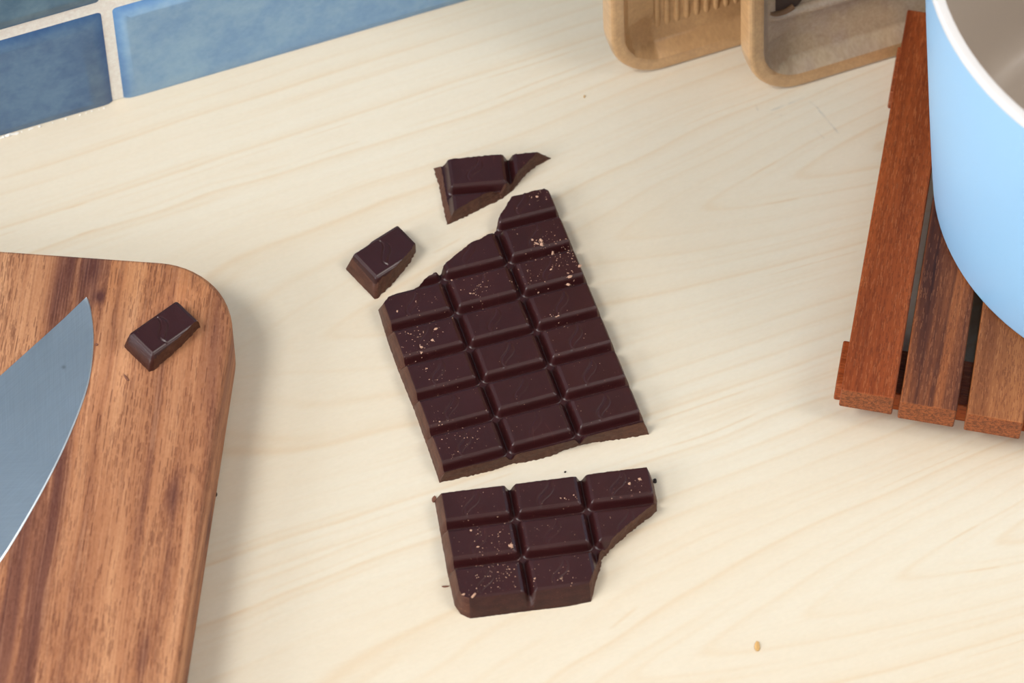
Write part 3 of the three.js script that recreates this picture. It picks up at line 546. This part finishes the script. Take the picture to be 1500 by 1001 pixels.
// ------------------------------------------------------------------ trivet of hardwood slats
{
  const t1 = new THREE.Vector3(0.53902654, 0, -0.84228878), t2 = new THREE.Vector3(0.84228878, 0, 0.53902654);
  const tv = thing('trivet', 'red-brown wooden slatted trivet under the blue pot', 'trivet', [93.95 * MM, TOP, 227.54 * MM]);
  tv.quaternion.setFromRotationMatrix(new THREE.Matrix4().makeBasis(t2, new THREE.Vector3(0, 1, 0), t1.clone().negate()));
  // local x across the slats, local -z along them
  const plank = (w, h, l, band, o) => {
    const g = new RoundedBoxGeometry(w * MM, h * MM, l * MM, 3, 0.7 * MM);
    return setUV(g, (x, y, z, nx, ny, nz) => {
      const X = x / MM, Y = y / MM, Z = z / MM;
      if (Math.abs(nz) > 0.75) return [(X + 40 + o * 9) * MM, (135 + Y) * MM];
      return [(Z + 90 + o * 23) * MM, (band * 30 + 15 + (Math.abs(nx) > 0.75 ? Math.sign(nx) * w / 2 * 0.9 + (nx > 0 ? -1 : 1) * (h / 2 - Y) * 0.3 : X) * 0.9) * MM];
    });
  };
  const slats = [[0, 18.7, 0, 176.7, 0, 0], [20.7, 40.5, -0.9, 176.4, 1, 0], [44.0, 63.6, -1.2, 176, 2, 0], [66.4, 85.8, -0.6, 176.8, 3, 1], [88.8, 108.4, -0.9, 176.4, 0, 2], [111.2, 130.8, -0.8, 176.5, 2, 3], [133.6, 153.2, -0.4, 176.5, 1, 2], [156, 175.6, -0.8, 176.4, 3, 4]];
  for (const [a, b, c, d, band, o] of slats) { const m = mesh('slat', plank(b - a, 10.4, d - c, band, o), hardwood, tv); m.position.set((a + b) / 2 * MM, 15.2 * MM, -(c + d) / 2 * MM); }
  for (const [c, d, band, a] of [[9.2, 28.5, 0, -2.3], [144, 166.8, 3, -1.3]]) {
    const g = plank(d - c, 10.0, 180, band, 3).rotateY(Math.PI / 2); const m = mesh('crossbar', g, hardwood, tv); m.position.set((a + 90) * MM, 5.0 * MM, -(c + d) / 2 * MM);
  }
}

// ------------------------------------------------------------------ pot on the trivet
{
  const p = thing('pot', 'large pale blue pot with a white rim standing on the slatted trivet', 'pot', [240.4 * MM, TOP + 20.5 * MM, 194.4 * MM]);
  const lathe = (pts, seg = 128) => { const g = new THREE.LatheGeometry(pts.map(([r, y]) => new THREE.Vector2(r * MM, y * MM)), seg); return setUV(g, (x, y, z) => [x, y]); };
  const Rb = 86.5, Rt = 103.6, Ht = 131;
  const out = [[0, 0.6], [60, 0.4], [82, 0], [84.8, 0.2], [86.0, 0.8], [86.5, 2.0]];
  for (let i = 1; i <= 16; i++) { const q = i / 16; out.push([mix(86.5, Rt, Math.pow(q, 0.95)), mix(2.0, Ht - 3, q)]); }
  mesh('body', lathe(out), potBlue, p);
  mesh('rim', lathe([[Rt, Ht - 3], [Rt + 0.3, Ht - 1.2], [Rt + 0.05, Ht - 0.35], [Rt - 0.6, Ht], [Rt - 3.0, Ht], [Rt - 3.5, Ht - 0.3], [Rt - 3.8, Ht - 1.2]]), potRim, p);
  const inn = [[Rt - 3.8, Ht - 1.2]]; for (let i = 1; i <= 12; i++) { const q = i / 12; inn.push([mix(Rt - 3.8, 84, q), mix(Ht - 1.2, 16, q)]); }
  inn.push([82, 9], [78, 5.5], [72, 4.2], [0, 4]);
  mesh('lining', lathe(inn), potIn, p).userData.label = 'taupe inner lining';
}

// ------------------------------------------------------------------ two baking trays on edge, leaning back to the wall
function tray(label, x0, z0, lean, w, h, R, rim, depth, inner, well) {
  const t = thing('baking_tray', label, 'baking tray', [x0 * MM, TOP, z0 * MM]);
  t.rotation.x = -lean;
  const L = (arr) => arr.map(([i, z]) => rrect(w, h, R, i, 14).map(([x, y]) => [x * MM, y * MM, z * MM]));
  mesh('rim', loft(L([[2.2, -depth], [0.9, -depth + 1], [0.5, -depth + 3], [0.0, -2.6], [0.1, -1.6], [0.5, -0.7], [1.2, -0.2], [2.0, 0], [rim - 1.4, 0], [rim - 0.6, -0.2], [rim, -0.8]]), { crease: 0.8, uv: (x, y) => [x, y] }), trayRim, t);
  mesh('back', loft(L([[20, -depth - 0.02], [6, -depth - 0.02], [2.2, -depth]]), { capStart: true, crease: 0.5, uv: (x, y) => [x, y] }), trayGold, t);
  const fl = -depth + 1.2, q = [[rim, -0.8]];
  for (let i = 1; i <= 10; i++) { const a = i / 10 * Math.PI / 2; q.push([rim + 0.8 + well * (1 - Math.cos(a)), -0.8 + (fl + 0.8) * Math.sin(a)]); }
  q.push([rim + well + 3, fl]);
  mesh('well', loft(L(q), { capEnd: true, crease: 1.2, uv: (x, y) => [x, y] }), inner, t);
  return { t, fl };
}
{
  const a = tray('gold-brown ridged baking tray on edge by the wall, behind the other tray', 78.2, 58.4, 8 * Math.PI / 180, 250, 334, 22, 5.6, 11, trayGold, 13);
  const rg = (l) => { const g = new THREE.CapsuleGeometry(1.15 * MM, l * MM, 4, 10).scale(1, 1, 0.5); return setUV(g, (x, y) => [x, y]); };
  const long = rg(240);
  for (let k = 0; k < 40; k++) { const m = mesh('ridge', long, trayGold, a.t); m.position.set((20.5 + k * 4.05 + 2.0) * MM, 131.5 * MM, (a.fl + 0.3) * MM); if (k === 0) m.position.y += 3 * MM; }
  const b = tray('greyish baking tray on edge in front of the ridged tray, with a dark patch inside', 123.3, 84.4, 9.6 * Math.PI / 180, 260, 336, 22, 6.2, 11, trayWorn, 14);
  // moulded step inside the second tray with a dark brown patch and tan crust behind it
  const path = new THREE.CatmullRomCurve3([[9, 60], [9.6, 38], [11.5, 32], [16, 30], [21, 30.4], [34, 29.8], [60, 29.6], [120, 29.6], [230, 29.6]].map(([x, y]) => new THREE.Vector3(x * MM, y * MM, (b.fl + 0.6) * MM)));
  const st = new THREE.TubeGeometry(path, 90, 2.2 * MM, 10).translate(0, 0, 0); setUV(st, (x, y) => [x, y]); mesh('step', st, trayWorn, b.t);
  const patchShape = new THREE.Shape(); patchShape.moveTo(9.6, 60); patchShape.lineTo(9.8, 38); patchShape.quadraticCurveTo(11, 32, 15.8, 31); patchShape.quadraticCurveTo(20, 30.6, 22.5, 32.4); patchShape.quadraticCurveTo(30, 38, 34, 60); patchShape.closePath();
  mesh('dark_patch', new THREE.ExtrudeGeometry(patchShape, { depth: 0.6, bevelEnabled: true, bevelSize: 0.4, bevelThickness: 0.4 }).scale(MM, MM, MM).translate(0, 0, (b.fl + 0.1) * MM), darkBrown, b.t).userData.label = 'dark brown patch';
  const rp = new THREE.CatmullRomCurve3([[10.6, 35.2], [12.2, 33], [15.4, 31.8], [19, 32.2], [21.6, 33.4]].map(([x, y]) => new THREE.Vector3(x * MM, y * MM, (b.fl + 1.3) * MM)));
  mesh('tan_crust', setUV(new THREE.TubeGeometry(rp, 24, 1.25 * MM, 8), (x, y) => [x, y]), rust, b.t);
}
scene.traverse((o) => { if (o.isMesh) { o.castShadow = true; o.receiveShadow = true; } });
renderer.render(scene, camera);
